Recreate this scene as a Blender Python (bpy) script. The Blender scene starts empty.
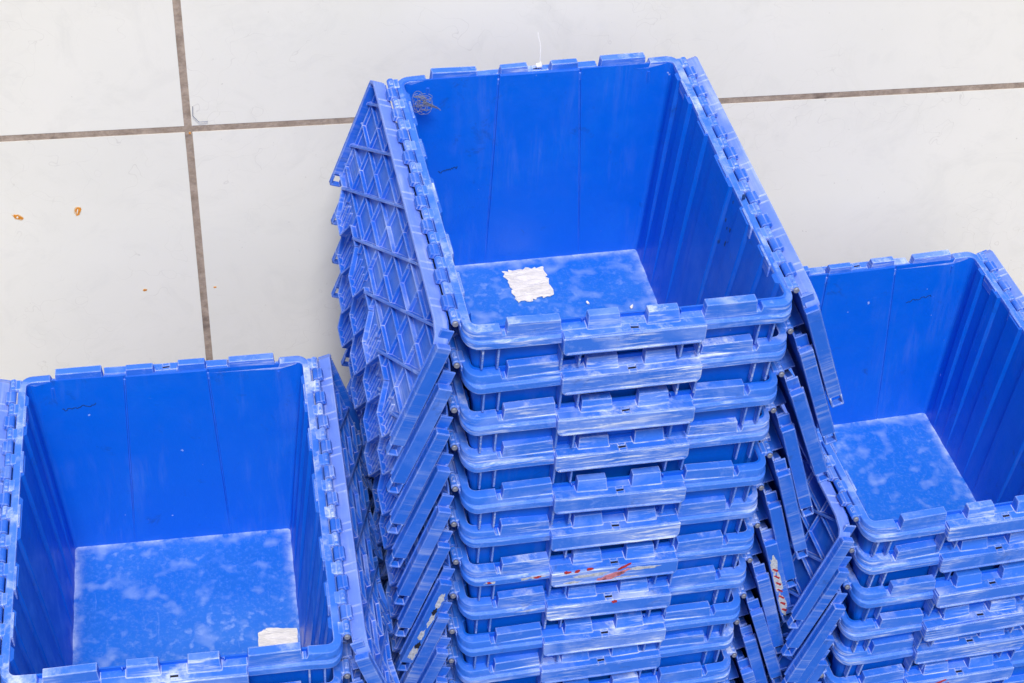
import bpy, math, random
from mathutils import Vector, Matrix
random.seed(7)
S = bpy.context.scene
C = S.collection
R = math.radians
W, L, H, IX, IY = .36, .482, .292, .030, .029     # opening of a crate at the rim, depth, taper
OX, OY, OZ = W/2, L/2, H + .003                   # a crate's own origin: middle of its underside
ONES = 'top second third fourth fifth sixth seventh eighth ninth tenth eleventh twelfth thirteenth fourteenth'.split()

# ------------------------------------------------------------------ materials
def mat(name):
    m = bpy.data.materials.new(name); m.use_nodes = True
    nt = m.node_tree; nt.nodes.clear()
    out = nt.nodes.new('ShaderNodeOutputMaterial'); b = nt.nodes.new('ShaderNodeBsdfPrincipled')
    nt.links.new(b.outputs[0], out.inputs[0])
    return m, nt, b
def N(nt, t, **k):
    n = nt.nodes.new(t)
    for a, v in k.items():
        if a.startswith('i_'):
            key = a[2:]; key = int(key) if key.isdigit() else key
            n.inputs[key].default_value = v
        else: setattr(n, a, v)
    return n
def lk(nt, a, b): nt.links.new(a, b)
def math_(nt, op, a, b=None, clamp=False):
    n = nt.nodes.new('ShaderNodeMath'); n.operation = op; n.use_clamp = clamp
    for i, v in enumerate((a, b)):
        if v is None: continue
        if isinstance(v, (int, float)): n.inputs[i].default_value = v
        else: lk(nt, v, n.inputs[i])
    return n.outputs[0]
def ramp(nt, fac, p0, p1, c0=0., c1=1.):
    n = nt.nodes.new('ShaderNodeMapRange'); n.inputs[1].default_value = p0; n.inputs[2].default_value = p1
    n.inputs[3].default_value = c0; n.inputs[4].default_value = c1
    lk(nt, fac, n.inputs[0]); return n.outputs[0]
def mixc(nt, fac, a, b):
    n = nt.nodes.new('ShaderNodeMix'); n.data_type = 'RGBA'
    if isinstance(fac, (int, float)): n.inputs[0].default_value = fac
    else: lk(nt, fac, n.inputs[0])
    for v, s in ((a, n.inputs[6]), (b, n.inputs[7])):
        if isinstance(v, tuple): s.default_value = (*v, 1)
        else: lk(nt, v, s)
    return n.outputs[2]
def coords(nt, scale=(1, 1, 1), rnd=True, rot=(0, 0, 0)):
    tc = nt.nodes.new('ShaderNodeTexCoord'); mp = nt.nodes.new('ShaderNodeMapping')
    mp.inputs['Scale'].default_value = scale; mp.inputs['Rotation'].default_value = rot
    lk(nt, tc.outputs['Object'], mp.inputs[0])
    if rnd:
        oi = nt.nodes.new('ShaderNodeObjectInfo')
        m = math_(nt, 'MULTIPLY', oi.outputs['Random'], 37.)
        cb = nt.nodes.new('ShaderNodeCombineXYZ')
        for i in range(3): lk(nt, m, cb.inputs[i])
        lk(nt, cb.outputs[0], mp.inputs['Location'])
    return mp.outputs[0]
def noise(nt, vec, scale, detail=4, rough=.55, dist=0):
    n = N(nt, 'ShaderNodeTexNoise'); n.inputs['Scale'].default_value = scale
    n.inputs['Detail'].default_value = detail; n.inputs['Roughness'].default_value = rough
    n.inputs['Distortion'].default_value = dist
    lk(nt, vec, n.inputs['Vector']); return n.outputs['Fac']
def edge_mask(nt, rad, lo, hi):
    bv = nt.nodes.new('ShaderNodeBevel'); bv.samples = 6; bv.inputs['Radius'].default_value = rad
    ge = nt.nodes.new('ShaderNodeNewGeometry')
    d = nt.nodes.new('ShaderNodeVectorMath'); d.operation = 'DOT_PRODUCT'
    lk(nt, bv.outputs[0], d.inputs[0]); lk(nt, ge.outputs['Normal'], d.inputs[1])
    return ramp(nt, d.outputs['Value'], lo, hi, 1, 0)

def plastic(name, base, pale, blotch, streak, edge, rough=.42, streak_rot=(0, 0, 0), streak_scale=(3, 3, 90), dark=.0, bl=(.50, .72)):
    m, nt, b = mat(name)
    v = coords(nt)
    n1 = ramp(nt, noise(nt, v, 9, 5, .6, .6), bl[0], bl[1])              # bleached patches
    n2 = ramp(nt, noise(nt, v, 70, 4, .7), .56, .74)                     # fine scuffs
    vs = coords(nt, streak_scale, True, streak_rot)
    n3 = ramp(nt, noise(nt, vs, 1.6, 6, .72, .3), .50, .64)              # dragged scratches
    n3m = math_(nt, 'MULTIPLY', n3, ramp(nt, noise(nt, v, 9, 3, .5), .44, .62))
    col = mixc(nt, math_(nt, 'MULTIPLY', n1, blotch), base, pale)
    col = mixc(nt, math_(nt, 'MULTIPLY', n2, blotch*.6), col, pale)
    col = mixc(nt, math_(nt, 'MULTIPLY', n3m, streak), col, (.70, .79, .93))
    if name == 'blue_plastic':                                  # specks and short pale scratches on the inner walls
        sp1 = ramp(nt, noise(nt, v, 95, 2, .5), .775, .795); sp2 = ramp(nt, noise(nt, coords(nt, (14, 14, 160), True, (R(25), R(20), 0)), 1.5, 5, .7, .6), .68, .74)
        col = mixc(nt, math_(nt, 'MULTIPLY', sp1, .5), col, (.50, .62, .88)); col = mixc(nt, math_(nt, 'MULTIPLY', sp2, .30), col, (.10, .26, .80))
    if dark:
        nd = ramp(nt, noise(nt, v, 23, 6, .75, .8), .60, .74)
        col = mixc(nt, math_(nt, 'MULTIPLY', nd, dark), col, (.012, .03, .12))
    if edge:
        e = edge_mask(nt, .0026, .78, .98)
        e = math_(nt, 'MULTIPLY', e, ramp(nt, noise(nt, v, 45, 4, .6), .34, .60, .25, 1))
        e = math_(nt, 'MULTIPLY', e, ramp(nt, noise(nt, v, 6, 2, .5), .36, .60, .5, 1))
        col = mixc(nt, math_(nt, 'MULTIPLY', e, edge), col, (.74, .82, .95))
    lk(nt, col, b.inputs['Base Color'])
    rg = ramp(nt, noise(nt, v, 30, 4, .6), .3, .7, rough-.08, rough+.14)
    lk(nt, rg, b.inputs['Roughness'])
    b.inputs['Specular IOR Level'].default_value = .45
    bp = nt.nodes.new('ShaderNodeBump'); bp.inputs['Strength'].default_value = .4; bp.inputs['Distance'].default_value = .0009
    h = math_(nt, 'ADD', noise(nt, v, 220, 4, .7), math_(nt, 'MULTIPLY', noise(nt, v, 11, 2, .5), 5.))
    lk(nt, h, bp.inputs['Height']); lk(nt, bp.outputs[0], b.inputs['Normal'])
    return m
M = {}
M['body'] = plastic('blue_plastic', (.0002, .112, .66), (.015, .20, .74), .16, .03, .05, .38, streak_scale=(30, 30, 2), dark=.45)
M['rim'] = plastic('weathered_blue_plastic', (.025, .156, .73), (.17, .31, .86), .85, .7, .95, .5, streak_scale=(13, 13, 170), dark=.42)
M['band'] = plastic('scraped_blue_plastic', (.025, .152, .72), (.175, .315, .86), .9, 1., 1., .5, streak_scale=(13, 13, 190), streak_rot=(0, R(4), 0), dark=.45, bl=(.46, .68))
M['lid'] = plastic('bleached_blue_plastic', (.008, .118, .66), (.10, .235, .79), .7, .3, .75, .5, dark=.5)
M['strip'] = plastic('chalky_blue_plastic', (.115, .225, .76), (.24, .345, .86), .8, .25, .6, .52, streak_scale=(60, 3, 3), dark=.25)

def floor_mat():
    m, nt, b = mat('dusty_blue_plastic')
    v = coords(nt)
    big = ramp(nt, noise(nt, v, 7, 5, .6, .2), .40, .68)
    spots = ramp(nt, noise(nt, v, 40, 1.5, .5, .1), .54, .86)
    spots2 = ramp(nt, noise(nt, v, 90, 2, .5, .1), .56, .74)
    fine = ramp(nt, noise(nt, v, 190, 5, .75), .50, .72)
    vs = coords(nt, (60, 5, 5), True, (0, 0, R(35)))
    scr = ramp(nt, noise(nt, vs, 2.2, 5, .7, .4), .62, .72)
    col = mixc(nt, math_(nt, 'MULTIPLY', big, .42), (.001, .135, .64), (.06, .235, .70))
    col = mixc(nt, math_(nt, 'MULTIPLY', spots, .6), col, (.34, .48, .80))
    col = mixc(nt, math_(nt, 'MULTIPLY', math_(nt, 'MULTIPLY', spots2, big), .6), col, (.34, .48, .80))
    col = mixc(nt, math_(nt, 'MULTIPLY', fine, .20), col, (.32, .46, .80))
    col = mixc(nt, math_(nt, 'MULTIPLY', scr, .16), col, (.45, .58, .85))
    # dust lodged along the foot of the walls
    tc = nt.nodes.new('ShaderNodeTexCoord'); sp = nt.nodes.new('ShaderNodeSeparateXYZ'); lk(nt, tc.outputs['Object'], sp.inputs[0])
    ex = ramp(nt, math_(nt, 'ABSOLUTE', sp.outputs[0]), W/2-IX-.018, W/2-IX-.001)
    ey = ramp(nt, math_(nt, 'ABSOLUTE', sp.outputs[1]), L/2-IY-.018, L/2-IY-.001)
    e = math_(nt, 'MAXIMUM', ex, ey); e = math_(nt, 'POWER', e, 2.2)
    e = math_(nt, 'MULTIPLY', e, ramp(nt, noise(nt, v, 32, 5, .7), .36, .62))
    col = mixc(nt, math_(nt, 'MULTIPLY', e, .85), col, (.48, .60, .86))
    lk(nt, col, b.inputs['Base Color']); b.inputs['Roughness'].default_value = .55
    return m
M['floor'] = floor_mat()

def simple(name, col, rough=.6, metal=0, var=.25, scale=60):
    m, nt, b = mat(name)
    v = coords(nt, rnd=False)
    n = ramp(nt, noise(nt, v, scale, 5, .65), .35, .7)
    lk(nt, mixc(nt, n, col, tuple(c*(1-var) for c in col)), b.inputs['Base Color'])
    b.inputs['Roughness'].default_value = rough; b.inputs['Metallic'].default_value = metal
    return m
M['dark'] = simple('grime_and_slot_shade', (.004, .006, .016), .8)  # lid grime, and the grip slots' inner shade put into the colour
M['metal'] = simple('dull_steel', (.30, .33, .42), .5, .5)
M['paper'] = simple('torn_white_paper', (.92, .90, .80), .8, 0, .22, 45)
nt_ = M['paper'].node_tree; bp_ = nt_.nodes.new('ShaderNodeBump'); bp_.inputs['Strength'].default_value = .9; bp_.inputs['Distance'].default_value = .004
nt_.links.new(noise(nt_, coords(nt_, (1, 3, 1), False), 40, 5, .7, 1.), bp_.inputs['Height']); nt_.links.new(bp_.outputs[0], nt_.nodes['Principled BSDF'].inputs['Normal'])
M['red'] = simple('dried_red_paint', (.46, .03, .035), .5, 0, .5, 200)
M['pink'] = simple('smeared_red_paint', (.60, .22, .30), .6, 0, .45, 160)
M['ink'] = simple('faded_black_marker', (.004, .045, .20), .6, 0, .4, 200)
M['white'] = simple('white_nylon', (.86, .87, .87), .35, 0, .1)
M['rust'] = simple('orange_rust', (.85, .33, .03), .85, 0, .5, 300)
M['rustpale'] = simple('pale_rust_bleed', (.74, .60, .42), .85, 0, .1, 300)
M['grime'] = simple('pale_grime', (.50, .56, .70), .9, 0, .5, 260)

def panel_mat():
    m, nt, b = mat('white_stone_panel')
    v = coords(nt)
    n = noise(nt, v, 2.2, 5, .6, .3)
    col = mixc(nt, ramp(nt, n, .35, .7), (.825, .83, .79), (.77, .78, .74))
    vs = coords(nt, (1, 1, .12), True, (0, R(20), 0))
    s = ramp(nt, noise(nt, vs, 38, 6, .8, 1.2), .66, .78)
    col = mixc(nt, math_(nt, 'MULTIPLY', s, .34), col, (.50, .50, .48))
    vs2 = coords(nt, (.15, .15, 1), True, (0, R(-12), 0))
    s2 = ramp(nt, noise(nt, vs2, 55, 5, .8, .8), .64, .76)
    col = mixc(nt, math_(nt, 'MULTIPLY', s2, .26), col, (.56, .56, .54))
    sm = ramp(nt, noise(nt, v, 9, 6, .7, 1.5), .50, .72)
    col = mixc(nt, math_(nt, 'MULTIPLY', sm, .30), col, (.64, .655, .63))
    vt = nt.nodes.new('ShaderNodeTexVoronoi'); vt.feature = 'DISTANCE_TO_EDGE'; vt.inputs['Scale'].default_value = 5.5
    dv = nt.nodes.new('ShaderNodeVectorMath'); dv.operation = 'ADD'; nz = N(nt, 'ShaderNodeTexNoise', i_Scale=7., i_Detail=3.)
    lk(nt, v, nz.inputs['Vector']); lk(nt, v, dv.inputs[0]); lk(nt, nz.outputs['Color'], dv.inputs[1]); lk(nt, dv.outputs[0], vt.inputs['Vector'])
    hair = math_(nt, 'MULTIPLY', ramp(nt, vt.outputs['Distance'], .0, .006, 1, 0), ramp(nt, noise(nt, v, 4, 3, .6), .50, .60))
    col = mixc(nt, math_(nt, 'MULTIPLY', hair, .32), col, (.42, .41, .39))
    sp = ramp(nt, noise(nt, v, 130, 3, .6), .72, .78)
    col = mixc(nt, math_(nt, 'MULTIPLY', sp, .45), col, (.33, .32, .30))
    lk(nt, col, b.inputs['Base Color']); b.inputs['Roughness'].default_value = .8; b.inputs['Specular IOR Level'].default_value = .12
    bp = nt.nodes.new('ShaderNodeBump'); bp.inputs['Strength'].default_value = .2; bp.inputs['Distance'].default_value = .001
    lk(nt, noise(nt, v, 60, 5, .6), bp.inputs['Height']); lk(nt, bp.outputs[0], b.inputs['Normal'])
    return m
M['panel'] = panel_mat()
def mortar_mat():
    m, nt, b = mat('brown_grey_mortar')
    v = coords(nt, rnd=False)
    col = mixc(nt, ramp(nt, noise(nt, v, 60, 6, .7), .35, .65), (.46, .38, .32), (.27, .215, .175))
    col = mixc(nt, ramp(nt, noise(nt, v, 14, 3, .6), .58, .68), col, (.12, .09, .08))
    lk(nt, col, b.inputs['Base Color']); b.inputs['Roughness'].default_value = .9
    bp = nt.nodes.new('ShaderNodeBump'); bp.inputs['Strength'].default_value = .6; bp.inputs['Distance'].default_value = .003
    lk(nt, noise(nt, v, 120, 5, .7), bp.inputs['Height']); lk(nt, bp.outputs[0], b.inputs['Normal'])
    return m
M['mortar'] = mortar_mat()
M['ground'] = simple('grey_concrete', (.27, .265, .255), .9, 0, .35, 12)

# ------------------------------------------------------------------ mesh helpers
class MB:
    def __init__(s): s.v = []; s.f = []; s.mi = []; s.m = 0
    def add(s, vs, fs):
        o = len(s.v); s.v += [tuple(v) for v in vs]; s.f += [tuple(i+o for i in f) for f in fs]; s.mi += [s.m]*len(fs)
    def box(s, x0, x1, y0, y1, z0, z1, sx=0, tf=None):          # sx: the sides lean in by sx at the top
        v = [(x0, y0, z0), (x1, y0, z0), (x1, y1, z0), (x0, y1, z0), (x0+sx, y0, z1), (x1-sx, y0, z1), (x1-sx, y1, z1), (x0+sx, y1, z1)]
        if tf: v = [tf(p) for p in v]
        s.add(v, [(0, 3, 2, 1), (4, 5, 6, 7), (0, 1, 5, 4), (1, 2, 6, 5), (2, 3, 7, 6), (3, 0, 4, 7)])
    def prism(s, poly, n0, n1, tf):                             # polygon (a,b) pushed from n0 to n1
        k = len(poly)
        v = [tf((a, b, n0)) for a, b in poly] + [tf((a, b, n1)) for a, b in poly]
        s.add(v, [tuple(range(k))[::-1], tuple(range(k, 2*k))] + [(i, (i+1) % k, k+(i+1) % k, k+i) for i in range(k)])
    def cyl(s, c, axis, r, h, n=12):
        a = Vector(axis).normalized(); t = a.orthogonal().normalized(); b = a.cross(t); c = Vector(c)
        v = []
        for e in (0, 1):
            for i in range(n):
                q = 2*math.pi*i/n; v.append(c + a*h*e + (t*math.cos(q)+b*math.sin(q))*r)
        s.add(v, [tuple(range(n))[::-1], tuple(range(n, 2*n))] + [(i, (i+1) % n, n+(i+1) % n, n+i) for i in range(n)])
    def tube(s, pts, r, n=6):
        pts = [Vector(p) for p in pts]; rings = []
        o = len(s.v)
        for i, p in enumerate(pts):
            d = (pts[min(i+1, len(pts)-1)] - pts[max(i-1, 0)]).normalized()
            t = d.cross(Vector((.31, .52, .79))).normalized(); b = d.cross(t)
            s.v += [tuple(p + (t*math.cos(2*math.pi*k/n)+b*math.sin(2*math.pi*k/n))*r) for k in range(n)]
        fs = []
        for i in range(len(pts)-1):
            for k in range(n):
                fs.append((o+i*n+k, o+i*n+(k+1) % n, o+(i+1)*n+(k+1) % n, o+(i+1)*n+k))
        fs += [tuple(o+k for k in range(n))[::-1], tuple(o+(len(pts)-1)*n+k for k in range(n))]
        s.f += fs; s.mi += [s.m]*len(fs)
    def mirror(s):
        o = MB(); o.v = [(-x, y, z) for x, y, z in s.v]; o.f = [f[::-1] for f in s.f]; o.mi = list(s.mi); return o
    def shift(s, d):
        s.v = [(x+d[0], y+d[1], z+d[2]) for x, y, z in s.v]; return s
    def mesh(s, name, mats, bevel=0, solid=0, segs=1):
        import bmesh
        me = bpy.data.meshes.new(name); me.from_pydata(s.v, [], s.f)
        for m in mats: me.materials.append(M[m])
        for p, i in zip(me.polygons, s.mi): p.material_index = i
        bm = bmesh.new(); bm.from_mesh(me); bmesh.ops.recalc_face_normals(bm, faces=bm.faces); bm.to_mesh(me); bm.free()
        if bevel or solid:                                      # bake the modifiers once, copies share the result
            o = bpy.data.objects.new('tmp', me); C.objects.link(o)
            if solid:
                md = o.modifiers.new('s', 'SOLIDIFY'); md.thickness = solid; md.offset = 1
            if bevel:
                md = o.modifiers.new('b', 'BEVEL'); md.width = bevel; md.segments = segs; md.limit_method = 'ANGLE'; md.angle_limit = R(35); md.harden_normals = False
            dg = bpy.context.evaluated_depsgraph_get(); dg.update()
            me2 = bpy.data.meshes.new_from_object(o.evaluated_get(dg)); bpy.data.objects.remove(o); bpy.data.meshes.remove(me)
            me = me2; me.name = name
        me.shade_smooth() if bevel else None
        if bevel: me.set_sharp_from_angle(angle=R(24))
        return me
def obj(name, me, parent=None, **k):
    o = bpy.data.objects.new(name, me); C.objects.link(o); o.parent = parent
    for a, v in k.items(): o[a] = v
    return o

# ------------------------------------------------------------------ crate pieces, all in rim coordinates (front-left inner corner of the opening = 0,0,0)
def loop(z, full):
    """outline of the tub's inside at height z, anticlockwise from the front left; full=0 leaves the pleats out"""
    t = -z/H; x0 = IX*t; x1 = W-IX*t; y0 = IY*t; y1 = L-IY*t; r = .009-.004*t
    d = -.0009*full; g = .0030*full; e = .0042*full; fl = .013*t; P = []
    def arc(cx, cy, a0):
        for i in range(5):
            a = R(a0 + 90*i/4); P.append((cx+r*math.cos(a), cy+r*math.sin(a), z))
    ty = lambda y: y0 + (y1-y0)*y/L
    arc(x0+r, y0+r, 180)
    a, b = .126-fl, W-.126+fl
    P += [(a-.0015, y0, z), (a, y0-g, z), (a+.0015, y0-d, z), (b-.0015, y0-d, z), (b, y0-g, z), (b+.0015, y0, z)]
    arc(x1-r, y0+r, 270)
    PL_ = [(.022, .044), (.070, .098), (.130, .170), (.205, .277), (.312, .352), (.384, .412), (.438, .460)]
    for s, q in PL_: P += [(x1, ty(s), z), (x1-e, ty(s+.004), z), (x1-e, ty(q-.004), z), (x1, ty(q), z)]
    arc(x1-r, y1-r, 0)
    P += [(b+.0015, y1, z), (b, y1+g, z), (b-.0015, y1+d, z), (a+.0015, y1+d, z), (a, y1+g, z), (a-.0015, y1, z)]
    arc(x0+r, y1-r, 90)
    for s, q in PL_[::-1]: P += [(x0, ty(q), z), (x0+e, ty(q-.004), z), (x0+e, ty(s+.004), z), (x0, ty(s), z)]
    return P
def body_mesh():
    m = MB(); zs = [-.001, -.003, -.016, -.06, -.12, -.2, -H]; ks = [0, 1, 1, 1, .95, .7, .12]
    Ls = [loop(z, k) for z, k in zip(zs, ks)]; n = len(Ls[0])
    vs = [p for l in Ls for p in l]; fs = []
    for i in range(len(Ls)-1):
        for k in range(n): fs.append((i*n+k, (i+1)*n+k, (i+1)*n+(k+1) % n, i*n+(k+1) % n))
    # outer skin and a bottom make the tub a solid shell
    t = .0022; o = len(vs)
    for l in Ls:
        cx, cy = W/2, L/2
        for p in l:
            vs.append((p[0] + t*(1 if p[0] > cx else -1), p[1] + t*(1 if p[1] > cy else -1), p[2]))
    for i in range(len(Ls)-1):
        for k in range(n): fs.append((o+i*n+k, o+i*n+(k+1) % n, o+(i+1)*n+(k+1) % n, o+(i+1)*n+k))
    for k in range(n):
        fs.append((k, (k+1) % n, o+(k+1) % n, o+k))
        b = (len(Ls)-1)*n; fs.append((b+k, o+b+k, o+b+(k+1) % n, b+(k+1) % n))
    m.add(vs, fs)
    for x in (.0325, W-.0325):                                      # short grooves' beads under the notches
        for y, q in ((-.0004, 1), (L+.0004, -1)):
            m.box(x-.0016, x+.0016, min(y, y+q*.0034), max(y, y+q*.0034), -.038, -.0125)
    return m
def rim_path():
    """points of the opening with the outward direction and the drop of the top, rounded at the corners"""
    P = []; r = .0085; lo = -.0070
    for n_, (cx, cy, a0) in enumerate(((r, r, 180), (W-r, r, 270), (W-r, L-r, 0), (r, L-r, 90))):
        for i in range(7):
            a = R(a0 + 90*i/6); P.append((cx+r*math.cos(a), cy+r*math.sin(a), math.cos(a), math.sin(a), 0))
        if n_ == 0: P += [(.0305, 0, 0, -1, 0), (.0325, 0, 0, -1, lo), (W-.0325, 0, 0, -1, lo), (W-.0305, 0, 0, -1, 0)]
        if n_ == 2: P += [(W-.0305, L, 0, 1, 0), (W-.0325, L, 0, 1, lo), (.0325, L, 0, 1, lo), (.0305, L, 0, 1, 0)]
    return P
def ring(m, prof_end, prof_side):
    P = rim_path(); n = len(P); k = len(prof_end); o = len(m.v)
    for x, y, nx, ny, dz in P:
        w = abs(ny)
        for q, ((oe, ze), (os_, zs_)) in enumerate(zip(prof_end, prof_side)):
            m.v.append((x + nx*os_, y + ny*oe, ze*w + zs_*(1-w) + (dz if ze > -.012 else 0)))
    for i in range(n):
        for j in range(k):
            a, b = o+i*k+j, o+((i+1) % n)*k+j
            c, d = o+((i+1) % n)*k+(j+1) % k, o+i*k+(j+1) % k
            m.f.append((a, b, c, d)); m.mi.append(m.m)
FE = .0125
TT, LO = .0090, -.0068
def rim_mesh():
    m = MB()
    pe = [(-.0006, 0), (FE-.001, 0), (FE, -.001), (FE, -.0130), (FE+.0035, -.0148), (FE+.0035, -.0238), (FE+.0012, -.0242), (FE+.0005, -.0165), (FE-.003, -.0145), (FE-.003, -.004), (.0025, -.004), (.0025, -.0115), (-.0006, -.0115)]
    ps = [(-.0006, 0), (.008, 0), (.009, -.001), (.009, -.010), (.010, -.012), (.010, -.020), (.0088, -.020), (.008, -.014), (.007, -.012), (.0070, -.004), (.0025, -.004), (.0025, -.0115), (-.0006, -.0115)]
    ring(m, pe, ps)
    for end in (0, 1):
        tf = (lambda p: p) if end == 0 else (lambda p: (W-p[0], L-p[1], p[2]))
        for a, b in ((.0365, .0990), (W-.0990, W-.0365)):       # wide teeth next to the corners
            m.box(a, b, -FE+.0002, -.0003, -.010, TT, .0018, tf)
        for a, b in ((.127, .1655), (W-.1655, W-.127)):         # two narrow ones in the middle
            k = len(m.v)
            m.prism([(-.0165, LO-.003), (-.0003, LO-.003), (-.0003, TT), (-.0110, TT)], a, b, lambda p: tf((p[2], p[0], p[1])))
            for q in (2, 3, 6, 7):                              # sides lean in
                x, y, z = m.v[k+q]; c = (a+b)/2; c = c if end == 0 else W-c
                m.v[k+q] = (x + (.0018 if x < c else -.0018), y, z)
        for x0, x1, y0, y1 in ((.0995, .1755, -.0245, -FE+.001), (.1845, W-.0995, -.0245, -FE+.001), (.1755, .1845, -.0245, -.0192), (.1755, .1845, -.0155, -FE+.001)):
            m.box(x0, x1, y0, y1, LO-.004, LO+.0004, 0, tf)     # shelf of the grip round its slot
        for x in (.0125, .0300, .1005, .1215):                  # fins under the rim
            for s in (0, 1):
                xx = W-x if s else x; fo = -.0135 if x < .1 else -.0215
                m.prism([(fo, -.0145), (-.0030, -.0145), (.0008, -.0605), (fo+.006, -.0605)], xx-.0012, xx+.0012, lambda p: tf((p[2], p[0], p[1])))
    # tongues along the long sides
    for s in (0, 1):
        for y in (.055, .125, .225, .317, .400):
            fx = (lambda p: p) if s == 0 else (lambda p: (W-p[0], p[1], p[2]))
            m.box(.0002, .0030, y, y+.036, -.017, .0012, 0, fx)
    return m
def slot_mesh(end):
    m = MB(); tf = (lambda p: p) if end == 0 else (lambda p: (W-p[0], L-p[1], p[2]))
    m.box(.1750, .1850, -.0196, -.0150, LO-.0035, LO-.0012, 0, tf)  # near-black plate inside the slot, standing in for the shade of the hole
    return m
def grip_mesh(end):
    """the scraped band of the grip: a bowed plate with rounded lower corners"""
    m = MB(); tf = (lambda p: p) if end == 0 else (lambda p: (W-p[0], L-p[1], p[2]))
    a, b, zt, zb, r = .0985, W-.0985, LO-.0008, -.0325, .007
    poly = [(a, zt), (a, zb+r)]
    for i in range(1, 5): q = R(180+90*i/4); poly.append((a+r+r*math.cos(q), zb+r+r*math.sin(q)))
    for i in range(0, 4): q = R(270+90*i/4); poly.append((b-r+r*math.cos(q), zb+r+r*math.sin(q)))
    poly += [(b, zb+r), (b, zt)]
    m.prism(poly, -.0262, -.0235, lambda p: tf((p[0], p[2], p[1])))
    m.box(a+.005, b-.005, -.0274, -.0255, zb+.0012, zb+.0045, 0, tf)
    for s in (0, 1):
        x = a if s == 0 else b-.003
        m.box(x, x+.0026, -.0250, -.0110, -.0262, LO-.003, 0, tf)
    return m
def knuckles(own):
    """hinge barrels on the left long side, around the axis at the origin; own: those that belong to the crate"""
    m = MB(); y = .012; i = 0
    while y < L-.012:
        if own == (i % 2 == 0):
            m.cyl((0, y, 0), (0, 1, 0), .0048, .0208, 10)
            if own: m.box(.001, .0100, y+.001, y+.0195, -.0040, .0032); m.box(-.0020, .0020, y+.006, y+.014, .003, .0056)
            else: m.box(-.0090, -.001, y+.001, y+.0195, -.0040, .0030)
        y += .0228; i += 1
    if own: m.box(.0050, .0080, .010, L-.008, -.0100, -.0030)
    return m
LU0, LU1, LU2 = .008, .166, .200          # lid: hinge side, root and tip of its teeth
DN = .019
LL = L + .020
def lid_outline():
    n = 4; p = (LL+.004)/n; P = [(-.002, LU1)]
    for i in range(n):
        y = -.002+p*i
        P += [(y+p*.10, LU1), (y+p*.26, LU2), (y+p*.60, LU2), (y+p*.76, LU1)]
    P.append((LL+.002, LU1)); return P
def lid_mesh():
    """left lid half hanging straight down; u runs down from the hinge, n runs outwards"""
    tf = lambda p: (-p[2], p[0], -p[1])      # (y, u, n)
    m = MB(); O = lid_outline()
    poly = [(LL+.002, LU0+.010), (LL-.012, LU0), (.024, LU0), (.004, LU0+.006), (-.002, LU0+.016)] + O
    m.prism(poly, .002, .0045, tf)                                  # the panel
    for (ya, ua), (yb, ub) in zip(O[:-1], O[1:]):                   # raised edge round the teeth
        d = Vector((yb-ya, ub-ua)); l = d.length; d /= l; q = Vector((-d.y, d.x))*.0022
        m.prism([(ya, ua), (yb, ub), (yb-q.x, ub-q.y), (ya-q.x, ua-q.y)], .0040, .0115, tf)
    for ya, yb in ((-.002, .0008), (LL-.0008, LL+.002)):                # end walls
        m.prism([(ya, LU0+.014), (yb, LU0+.014), (yb, LU1), (ya, LU1)], .003, DN, tf)
        if ya < .01: m.prism([(.0010, LU0-.004), (.0034, LU0-.004), (.0034, LU0+.030), (.0010, LU0+.030)], .0010, .0165, tf)
    # lattice
    def rib(p, q, w, h):
        d = Vector((q[0]-p[0], q[1]-p[1])); n_ = Vector((-d.y, d.x)).normalized()*w/2
        m.prism([(p[0]-n_.x, p[1]-n_.y), (q[0]-n_.x, q[1]-n_.y), (q[0]+n_.x, q[1]+n_.y), (p[0]+n_.x, p[1]+n_.y)], .0040, h, tf)
    P = .0540; du = .0340; u0 = LU0+.003; sl = du/P
    for c in range(1, 5): rib((0, u0+du*c), (LL, u0+du*c), .0017, .0100)
    for k in range(10): rib((.010+P*k, u0), (.010+P*k, LU1), .0017, .0100)
    def clip(y0, sg, w, h):                                         # line u = u0 + sg*sl*(y-y0), kept inside the panel
        (ya, ua), (yb, ub) = (y0, u0), (y0+sg*(LU1-u0)/sl, LU1)
        def at(y): return ua + (ub-ua)*(y-ya)/(yb-ya)
        lo_, hi_ = sorted((ya, yb)); lo_ = max(lo_, 0); hi_ = min(hi_, LL)
        if hi_-lo_ > .004: rib((lo_, at(lo_)), (hi_, at(hi_)), w, h)
    for k in range(-8, 12, 2): clip(.010+P*k, 1, .0036, .0125)
    n = 4; p = (LL+.004)/n
    for i in range(n):                                              # ribs on the teeth
        y = -.002+p*i
        for f in (.31, .43, .55): rib((y+p*f, LU1-.002), (y+p*f, LU2-.002), .0022, .0085)
    return m
def strip_mesh(cut=0):
    """the lid's flange beside the hinge with its pairs of little ridges"""
    tf = lambda p: (-p[2], p[0], -p[1]); m = MB()
    m.prism([(.024, .0076), (LL-.010, .0076), (LL+.0022, .014), (LL+.0022, .018), (LL-.012, .0115), (.025, .0115), (.006, .0165), (-.0022, .0235), (-.0022, .0190), (.003, .0125)] if not cut else
            [(.038, .0076), (LL-.010, .0076), (LL+.0022, .014), (LL+.0022, .018), (LL-.012, .0115), (.041, .0115), (.028, .0150), (.026, .0120)], .0040, DN+.001, tf)
    y = .045 + .0655*cut
    while y < LL-.03:
        for a in (0, .0125):
            m.prism([(y+a, .0064), (y+a+.0014, .0064), (y+a+.0014, .010), (y+a, .010)], .0034, DN+.0004, tf)
        y += .0655
    return m
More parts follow.
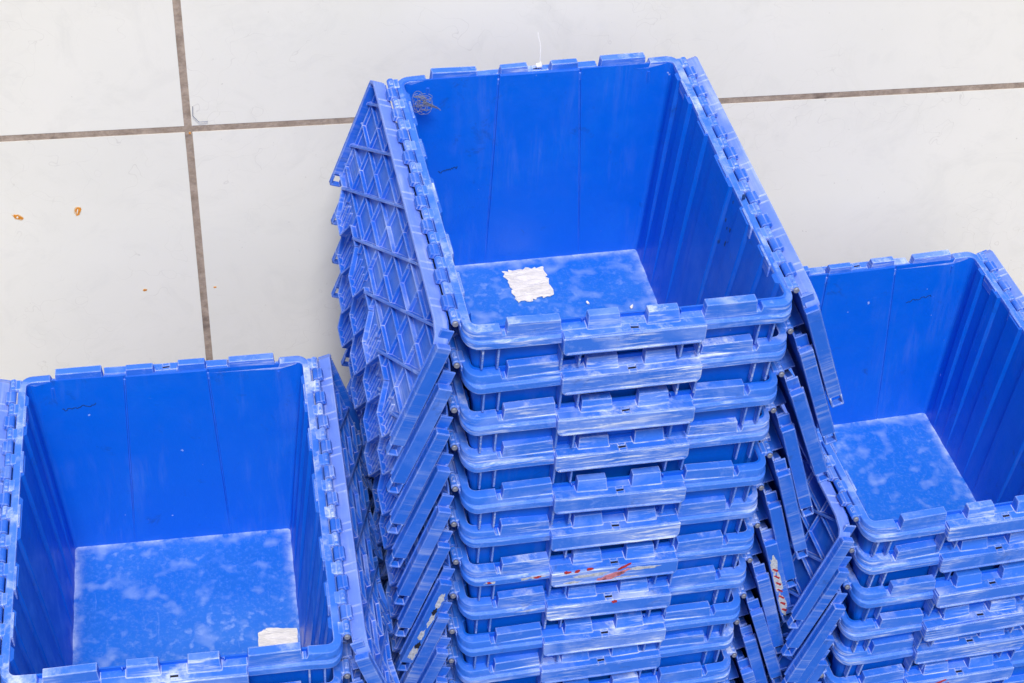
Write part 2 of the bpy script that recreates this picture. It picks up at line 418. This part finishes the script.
def edge_strip_mesh(end):
    """proud lip that runs down both ends of the lid"""
    tf = lambda p: (-p[2], p[0], -p[1]); m = MB()
    for s in (end,):
        g = (lambda y: y) if s == 0 else (lambda y: LL-y)
        ya, yb = sorted((g(-.011), g(-.0015)))
        m.prism([(ya, .020), (yb, .020), (yb, LU1+.004), (ya, LU1+.004)], .0005, .0172, tf)
        m.prism([(ya, LU1+.004), (yb, LU1+.004), (yb, LU1+.020), (ya, LU1+.020)], .0015, .0040, tf)
        m.prism([(ya, LU1+.018), (yb, LU1+.018), (yb, LU1+.021), (ya, LU1+.021)], .0025, .0172, tf)
        m.prism([(ya, LU1+.004), (yb, LU1+.004), (yb, LU1+.021), (ya, LU1+.021)], .0150, .0172, tf)
    return m
sh = (-OX, -OY, OZ)
me_body = body_mesh().shift(sh).mesh('body', ['body'], 0)
me_body.shade_flat()
fm = MB(); fl = loop(-H+.0005, 0); fm.v = fl + [(x, y, z-.003) for x, y, z in fl]; n_ = len(fl)
fm.f = [tuple(range(n_)), tuple(range(n_, 2*n_))[::-1]] + [(i, n_+i, n_+(i+1) % n_, (i+1) % n_) for i in range(n_)]; fm.mi = [0]*len(fm.f)
me_floor = fm.shift(sh).mesh('floor_panel', ['floor'])
me_rim = rim_mesh().shift(sh).mesh('rim', ['rim'], .0011)
me_slot = [slot_mesh(e).shift(sh).mesh('grip_slot_shade', ['dark']) for e in (0, 1)]
me_grip = [grip_mesh(e).shift(sh).mesh('grip', ['band'], .0009) for e in (0, 1)]
kn = knuckles(True); me_hinge = [kn.mesh('hinge', ['rim'], .0009), kn.mirror().mesh('hinge', ['rim'], .0009)]
pin = MB(); pin.cyl((0, .0105, 0), (0, 1, 0), .0026, L-.016, 10); pin.cyl((0, .0085, 0), (0, 1, 0), .0036, .0030, 12); me_pin = pin.mesh('hinge_pin', ['metal'], .0006)
kl = knuckles(False); lm_ = lid_mesh()
lm_.v += []; off = len(lm_.v); lm_.f += [tuple(i+off for i in f) for f in kl.f]; lm_.mi += kl.mi; lm_.v += kl.v
me_lid = [lm_.mesh('lid', ['lid'], .0006, segs=1), lm_.mirror().mesh('lid', ['lid'], .0006, segs=1)]
me_strip = [q.mesh('hinge_flange', [mt], .0008) for mt, c in (('strip', 0), ('lid', 1)) for q in (strip_mesh(c), strip_mesh(c).mirror())]
me_es = [[edge_strip_mesh(e).mesh('end_lip', ['lid'], .0008) for e in (0, 1)], [edge_strip_mesh(e).mirror().mesh('end_lip', ['lid'], .0008) for e in (0, 1)]]

def make_crate(parts_name='plastic_crate'):
    r = obj(parts_name, None)
    obj('body', me_body, r); obj('floor_panel', me_floor, r)
    obj('rim', me_rim, r)
    for e in (0, 1): g_ = obj('grip', me_grip[e], r); obj('grip_slot_shade', me_slot[e], g_)
    for s in (0, 1):
        hx = -.0155 if s == 0 else W+.0155
        h = obj('hinge', me_hinge[s], r); h.location = (hx-OX, -OY, OZ-.003); obj('hinge_pin', me_pin, h)
        l = obj('lid', me_lid[s], r); l.location = (hx-OX, -OY, OZ-.003)
        obj('hinge_flange', me_strip[s+2], l); obj('end_lip', me_es[s][0], l); obj('end_lip', me_es[s][1], l)
    return r
def copy_tree(o, parent=None):
    c = o.copy(); C.objects.link(c); c.parent = parent
    for ch in o.children: copy_tree(ch, c)
    return c
proto = make_crate(); used = False

stacks = [  # rim corner x,y,z of the top crate, yaw, lean x, lean y, number, spacing, (left lid angle, right lid angle), words
    dict(p=(-.046, 1.458, -1.252), a=.239, lx=-.019, ly=.003, n=14, s=.0655, la=(20, 20), w='the tall middle stack', g='crates nested in the tall middle stack'),
    dict(p=(-.534, 1.206, -1.589), a=.201, lx=.0, ly=.003, n=9, s=.0645, la=(17, 17), w='the left stack', g='crates nested in the left stack'),
    dict(p=(.466, 1.551, -1.625), a=.269, lx=.0, ly=-.009, n=8, s=.0642, la=(18, 20), w='the right stack', g='crates nested in the right stack'),
]
def bent(me, a, b, c):
    """a copy of a rim piece bowed by a, twisted by b and pushed out by c"""
    q = me.copy()
    for v in q.vertices:
        x, y = v.co.x/(W/2), v.co.y/(L/2)
        v.co.z += a*(1-x*x)*abs(y)**3 + b*x*y + .0006*math.sin(9*x+a*3000)*abs(y)**6
        v.co.y += c*(1-x*x)*y**5 + .0007*math.sin(7*x+b*4000)*y**5
    return q
bends = [(0, 0, 0), (.0016, .0010, .0012), (-.0018, -.0012, -.0010), (.0008, -.0018, .0016), (-.0012, .0016, .0004), (.0, .0022, -.0014)]
bent_sets = [[bent(m_, *bb) for m_ in (me_rim, me_grip[0], me_grip[1], me_slot[0], me_slot[1])] for bb in bends]
GROUND = -1.252 - .0655*13 - .0015 - .295 - .003
special = {}
LAB = {(0, 0): 'open blue crate crowning the tall middle stack, torn white label on its floor',
       (1, 0): 'open blue crate on top of the left stack, dusty floor with a scrap of paper',
       (2, 0): 'open blue crate on top of the right stack, dusty empty floor',
       (0, 6): 'scraped blue crate with red paint smeared along its rim, low in the tall middle stack',
       }
crates = {}
for si, st_ in enumerate(stacks):
    rnd = random.Random(11+si)
    for k in range(st_['n']):
        o = proto if not used else copy_tree(proto)
        used = True
        x, y, z = st_['p']; dz = -st_['s']*k - (.0015 if (k and si == 0) else 0) - (.0153*(k-5) if si == 2 and k > 5 else 0); a = st_['a']
        jx, jy, ja = (0, 0, 0) if k == 0 else (rnd.uniform(-.0022, .0022), rnd.uniform(-.0045, .0035), rnd.uniform(-.009, .009))
        X = OX + st_['lx']*dz + jx; Y = OY + st_['ly']*dz + jy; aa = a + ja
        if si == 2 and k: X += .009
        o.location = (x + math.cos(a)*X - math.sin(a)*Y, y + math.sin(a)*X + math.cos(a)*Y, z + dz - OZ)
        o.rotation_euler = (0, rnd.uniform(-.0055, .0055) if k else 0, aa)
        if k == 0 and si == 0: o.rotation_euler.x = .010; o.location.z -= .0015
        bset = bent_sets[0 if (k == 0 and si) or (si, k) in ((0, 6), (0, 7), (2, 4), (2, 5)) else (4 if k == 0 else rnd.randrange(1, 6))]
        kids = {n__: [c for c in o.children if c.name.split('.')[0] == n__] for n__ in ('rim', 'grip', 'lid')}
        kids['rim'][0].data = bset[0]
        for g_, e_ in zip(kids['grip'], (0, 1)):
            g_.data = bset[1+e_]; g_.children[0].data = bset[3+e_]
        lids = kids['lid']
        for l, s in zip(lids, (0, 1)):
            th = st_['la'][s] + rnd.uniform(-1.3, 1.3)
            if s == 1 and si == 0 and k > 2: th -= 2.5
            # only each top crate gets the chalky flange, lower ones the lid's deeper blue
            [c for c in l.children if c.name.startswith('hinge_flange')][0].data = me_strip[s + (2 if k else 0)]
            l.rotation_euler = (0, R(th) * (1 if s == 0 else -1), 0)
        o['label'] = LAB.get((si, k), '%s blue crate from the top of %s, nested inside the one below' % (ONES[k], st_['w']) if k < st_['n']-1
                             else '%s and lowest blue crate of %s, standing on the ground' % (ONES[k], st_['w']))
        o['category'] = 'crate'; o['group'] = st_['g']
        crates[(si, k)] = o

# ------------------------------------------------------------------ things in and on the crates
def to_world(key, p):
    o = crates[key]; mw = Matrix.LocRotScale(o.location, o.rotation_euler, None)
    return mw @ Vector((p[0]-OX, p[1]-OY, p[2]+OZ))
def blob(poly, th, tf, mb=None):
    m = mb or MB(); m.prism(poly, 0, th, tf); return m
def rough_poly(pts, n=7, amp=.0012, seed=1, close=True):
    r = random.Random(seed); out = []
    for (a, b), (c, d) in zip(pts, pts[1:]+pts[:1]):
        for i in range(n):
            t = i/n; out.append((a+(c-a)*t + r.uniform(-amp, amp)*(i > 0), b+(d-b)*t + r.uniform(-amp, amp)*(i > 0)))
    return out
zf = -H+.0008
# torn label stuck on the middle crate's floor
def floor_sheet(name, key, pts, amp, th, label, cat, seed, lift=0):
    cx = sum(p[0] for p in pts)/len(pts); cy = sum(p[1] for p in pts)/len(pts)
    m = MB(); poly = rough_poly([(a-cx, b-cy) for a, b in pts], 14, amp, seed)
    m.prism(poly, 0, th, lambda p: (p[0], p[1], p[2]))
    o = obj(name, m.mesh(name, ['paper']), None, label=label, category=cat)
    o.location = to_world(key, (cx, cy, zf+.0006+lift)); o.rotation_euler = (0, 0, crates[key].rotation_euler.z)
    return o
floor_sheet('paper_label', (0, 0), [(.1316, .430), (.190, .4335), (.1925, .371), (.1414, .361)], .0028, .0005, 'torn white paper label stuck on the floor of the topmost middle crate', 'label', 3)
floor_sheet('paper_scrap', (1, 0), [(.274, .266), (.2866, .2733), (.3265, .268), (.3264, .20), (.273, .21)], .0006, .0006, 'small white paper scrap on the floor of the top left crate', 'paper', 5)

def crumb(key, x, y, r, seed, label):
    m = MB(); rr = random.Random(seed)
    pts = [(r*(1+rr.uniform(-.35, .35))*math.cos(q*math.pi/3), .6*r*(1+rr.uniform(-.35, .35))*math.sin(q*math.pi/3)) for q in range(6)]
    m.prism(pts, 0, r*.7, lambda p: p)
    o = obj('foam_crumb', m.mesh('foam_crumb', ['paper'], .0005), None, label=label, category='crumb', group='white crumbs on the crate floor')
    o.location = to_world(key, (x, y, zf+.0006)); o.rotation_euler = (0, 0, rr.uniform(0, 3))

crumb((0, 0), .2345, .3474, .0035, 1, 'tiny white crumb lying nearer the torn label, on the floor of the top middle crate')
crumb((0, 0), .292, .3300, .0036, 2, 'tiny white crumb behind the narrow rim tooth, on the floor of the top middle crate')

# white cable tie threaded through the slot at the back of the top middle crate
t = MB(); t.tube([(0, 0, -.012), (.001, .001, .006), (0, .004, .03), (-.003, .007, .040), (-.004, .008, .046)], .0007)
t.cyl((-.0035, -.001, .0015), (1, 0, .2), .0036, .007, 8)
o = obj('cable_tie', t.mesh('cable_tie', ['white'], .0004), None, label='thin white cable tie sticking up from the back rim of the middle crate', category='cable tie')
o.location = to_world((0, 0), (.1834, L+.018, -.005))
# tangle of thin wire at the back left corner
rr = random.Random(4); t = MB()
for q in range(22):
    a0 = rr.uniform(0, 6.28); ra, rb = rr.uniform(.003, .009), rr.uniform(.002, .008); tilt = rr.uniform(-1.4, 1.4)
    c = (rr.uniform(-.004, .010), rr.uniform(-.005, .004), rr.uniform(-.012, .007)); pts = []
    for i in range(15):
        u = a0 + i*.42; pts.append((c[0]+ra*math.cos(u), c[1]+rb*math.sin(u)*math.cos(tilt), c[2]+ra*math.sin(u)*math.sin(tilt)*.9+rb*math.sin(u)*.6))
    t.tube(pts, .00030, 4)
for q in range(7):
    t.tube([(.004, 0, -.001*q), (.018+.001*q, -.002, -.006-.0008*q), (.027-.001*q, -.003, -.012+.001*q)], .0004, 4)
o = obj('wire_tangle', t.mesh('wire_tangle', ['metal']), None, label='tangled bunch of thin silver wire caught in the back left corner of the middle crate', category='wire')
o.location = to_world((0, 0), (.018, L-.028, -.012))

# dark smudge on the right wall of the top middle crate
rr = random.Random(17)
for q in range(26):
    y_ = .185 + rr.gauss(.022, .014); z_ = -.045 + rr.gauss(0, .020); a_ = rr.uniform(.0008, .0035); m = MB()
    P = [(y_ + a_*.6*(1+rr.uniform(-.5, .5))*math.cos(t_*math.pi/4), z_ + a_*1.5*(1+rr.uniform(-.5, .5))*math.sin(t_*math.pi/4)) for t_ in range(8)]
    x_ = W - IX*(-z_/H) - .0002
    m.prism(P, x_, x_+.003, lambda p: (p[2]-OX, p[0]-OY, p[1]+OZ)); obj('dirt_speck', m.mesh('dirt_speck', ['ink']), crates[(0, 0)])
# red paint on the seventh crate of the middle stack
def smear(key, name, matname, spots, yoff, seed, label=None):
    r = random.Random(seed)
    for cx, cz, a, b, tilt in spots:
        pts = []; m = MB()
        for i in range(14):
            q = 2*math.pi*i/14; f = 1+r.uniform(-.38, .38); px, pz = a*f*math.cos(q), b*f*math.sin(q)
            pts.append((cx+px*math.cos(tilt)-pz*math.sin(tilt), cz+px*math.sin(tilt)+pz*math.cos(tilt)))
        m.prism(pts, yoff, yoff+.0010, lambda p: (p[0]-OX, p[2]-OY, p[1]+OZ))
        obj(name, m.mesh(name, [matname]), crates[key])
smear((0, 6), 'paint_splash', 'red', [(.118, -.006, .004, .0022, 0), (.130, -.006, .0035, .002, .2), (.147, -.004, .004, .002, .2), (.190, -.008, .009, .0016, .5)], -.0268, 2)
smear((0, 6), 'paint_smear', 'pink', [(.178, -.022, .014, .0042, .25), (.190, -.017, .009, .0034, .6), (.164, -.026, .007, .003, .1)], -.0267, 5)
smear((0, 6), 'paint_splash', 'red', [(.083, -.019, .0045, .0022, .1), (.022, -.019, .003, .002, .1)], -.0167, 8)
smear((0, 7), 'paint_splash', 'red', [(.186, -.008, .0035, .0025, .3)], -.0268, 9)
smear((2, 5), 'paint_splash', 'red', [(.148, -.012, .010, .0022, .3), (.158, -.020, .006, .0018, .6)], -.0268, 12)
smear((2, 4), 'paint_splash', 'red', [(.150, -.030, .004, .0014, .3)], -.0268, 13)
# red writing strokes on a lid end of the middle stack
lid5 = [c for c in crates[(0, 6)].children if c.name.split('.')[0] == 'lid'][1]
m = MB(); r = random.Random(3)
for i in range(7):
    u = .068+.0145*i
    m.prism([(.003, u), (.0052, u-.001), (.0105, u+.006+r.uniform(-.002, .003)), (.0085, u+.0085)], -.0116, -.0108, lambda p: (p[0], p[2], -p[1]))
obj('paint_mark', m.mesh('paint_mark', ['red']), lid5)
# dried grime caked on the lid ends and the rim of that crate
def cake(parent, spots, y0, sign, seed, mt='grime'):
    r = random.Random(seed)
    for u, n_, a, b in spots:
        P = [(n_ + b*(1+r.uniform(-.4, .4))*math.sin(q*math.pi/9), u + a*(1+r.uniform(-.4, .4))*math.cos(q*math.pi/9)) for q in range(18)]
        P = [(min(max(n__, .0018), .0117), u_) for n__, u_ in P]
        m = MB(); m.prism(P, y0, y0+.0005, lambda p: (sign*p[0], p[2], -p[1])); obj('grime_patch', m.mesh('grime_patch', [mt]), parent)
cake(lid5, [(.060, .007, .016, .005), (.100, .0065, .020, .0055), (.145, .007, .022, .005)], -.01125, 1, 3)
lidl = [c for c in crates[(0, 6)].children if c.name.split('.')[0] == 'lid'][0]
cake(lidl, [(.050, .007, .014, .004), (.085, .006, .012, .003), (.115, .008, .010, .0035), (.150, .007, .014, .005)], -.01125, -1, 6)
cake(lidl, [(.070, .007, .006, .003), (.135, .006, .007, .0035)], -.01165, -1, 9, 'dark')
smear((0, 6), 'grime_patch', 'grime', [(.150, -.016, .022, .0032, .04), (.215, -.014, .020, .0030, .03), (.125, -.026, .012, .0025, 0), (.185, -.0285, .020, .0022, .02)], -.0266, 21)
smear((0, 6), 'grime_patch', 'grime', [(.030, -.019, .013, .0022, 0), (.058, -.0195, .014, .0022, 0), (.083, -.019, .010, .0024, 0)], -.0164, 22)
# marker scribbles on the back walls
def scribble(key, x0, z0, w, seed):
    m = MB(); r = random.Random(seed); pts = []
    for i in range(26):
        t_ = i/25; z = z0 + r.uniform(-.0022, .0022) + (.006*t_); x = x0 + w*t_
        y = L - IY*(-z/H) - .0001; pts.append((x-OX, y-OY, z+OZ))
    m.tube(pts, .00065, 4)
    obj('marker_scribble', m.mesh('marker_scribble', ['ink']), crates[key])
scribble((1, 0), .041, -.050, .044, 2); scribble((2, 0), .262, -.069, .040, 4); scribble((0, 0), .046, -.140, .026, 6)

# ------------------------------------------------------------------ wall and ground
WA = R(11.2); WC = Vector((-.4737, 2.0596, -1.4405))
wall = obj('tiled_wall', None, None, label='white stone clad wall with brown mortar joints behind the crates', category='wall')
wall.location = (WC.x, WC.y, GROUND); wall.rotation_euler = (0, 0, WA)
jz = WC.z - GROUND; G = .0054
for i, (xa, xb) in enumerate(((-3.2, -1.6), (-1.6, 0), (0, 1.75), (1.75, 3.4))):
    for j, (za, zb) in enumerate(((0, jz), (jz, jz+.95), (jz+.95, jz+1.9))):
        m = MB(); m.box(xa+G, xb-G, 0, .03, (za+G) if j else .002, zb-G)
        obj('panel', m.mesh('panel', ['panel']), wall)
m = MB(); m.box(-3.2, 3.4, .0006, .2, -.05, jz+1.9); obj('mortar', m.mesh('mortar', ['mortar']), wall)
def on_wall(name, polys, mats):
    m = MB()
    for poly, mi, th in polys:
        m.m = mi; m.prism(poly, 0, -th, lambda p: (p[0], p[2], p[1]))
    return obj(name, m.mesh(name, mats), wall)
def ell(cx, cz, a, b, tilt=0, seed=1, n=14, amp=.25):
    r = random.Random(seed); P = []
    for i in range(n):
        q = 2*math.pi*i/n; f = 1+r.uniform(-amp, amp); x, z = a*f*math.cos(q), b*f*math.sin(q)
        P.append((cx+x*math.cos(tilt)-z*math.sin(tilt), cz+x*math.sin(tilt)+z*math.cos(tilt)))
    return P
RUST = []
gr = MB(); gr.box(-8, 8, -6, 8, -.1, 0)
g = obj('ground', gr.mesh('ground', ['ground']), None, kind='structure'); g.location = (0, 0, GROUND)

# ------------------------------------------------------------------ camera
f, pitch, roll = 1770., R(41.2), R(3.33)
cp, sp_, cr, sr = math.cos(pitch), math.sin(pitch), math.cos(roll), math.sin(roll)
fw = Vector((0, cp, -sp_)); up = Vector((0, sp_, cp)); rt = Vector((1, 0, 0))
r2 = cr*rt + sr*up; u2 = -sr*rt + cr*up
def ray(u, v): return (fw + r2*(u-512)/f - u2*(v-341.5)/f)
def hit_wall(u, v):
    d = ray(u, v); n = Vector((math.sin(WA), -math.cos(WA), 0)); t = WC.dot(n)/d.dot(n); p = d*t
    q = p - Vector((WC.x, WC.y, GROUND)); return (q.x*math.cos(WA)+q.y*math.sin(WA), q.z)
for i, (u, v, a, b, tl, core) in enumerate(((18, 217, .0088, .0046, -.5, 1), (78, 211, .0052, .0100, -.25, 1), (145, 290, .0034, .0024, 0, 0), (215, 287, .0026, .0017, 0, 0), (190, 133, .0018, .0030, 0, 0))):
    x, z = hit_wall(u, v)
    P = [(ell(x, z, a, b, tl, i+3), 1, .0003), (ell(x, z, a*.8, b*.75, tl, i), 0, .0005)]
    if core: P.append((ell(x-.0008, z-.0002, a*.16, b*.42, tl, i+9), 2, .0006))
    on_wall('rust_stain', P, ['rust', 'rustpale', 'panel'])
x, z = hit_wall(196, 119)
m = MB(); m.tube([(x-.003, -.001, z+.022), (x-.004, -.004, z+.008), (x+.004, -.005, z-.002), (x+.016, -.003, z-.003)], .0005, 5); obj('wire_stub', m.mesh('wire_stub', ['metal']), wall)

cd = bpy.data.cameras.new('camera'); cam = bpy.data.objects.new('camera', cd); C.objects.link(cam)
cam.matrix_world = Matrix((r2, u2, -fw)).transposed().to_4x4()
cd.sensor_width = 36; cd.lens = f*36/1024; cd.clip_start = .05; cd.clip_end = 100
S.camera = cam

# ------------------------------------------------------------------ light
w = bpy.data.worlds.new('World'); S.world = w; w.use_nodes = True
nt = w.node_tree; nt.nodes.clear()
sky = nt.nodes.new('ShaderNodeTexSky'); sky.sky_type = 'NISHITA'; sky.sun_disc = False
EL, AZ = R(56), R(172)                       # sun: high, behind the viewer and a little to the left
sky.sun_elevation = EL; sky.sun_rotation = AZ; sky.dust_density = 4; sky.air_density = 1.0
bg = nt.nodes.new('ShaderNodeBackground'); bg.inputs[1].default_value = .06
out = nt.nodes.new('ShaderNodeOutputWorld'); nt.links.new(sky.outputs[0], bg.inputs[0]); nt.links.new(bg.outputs[0], out.inputs[0])
sl = bpy.data.lights.new('sun', 'SUN'); sl.energy = 1.5; sl.angle = R(15); sl.color = (1, .95, .87)
so = bpy.data.objects.new('sun', sl); C.objects.link(so)
sd = Vector((math.sin(AZ)*math.cos(EL), math.cos(AZ)*math.cos(EL), math.sin(EL)))
so.rotation_euler = sd.to_track_quat('Z', 'Y').to_euler()
S.view_settings.view_transform = 'Standard'; S.view_settings.look = 'None'; S.view_settings.exposure = .97; S.view_settings.gamma = 1
S.render.engine = 'CYCLES'
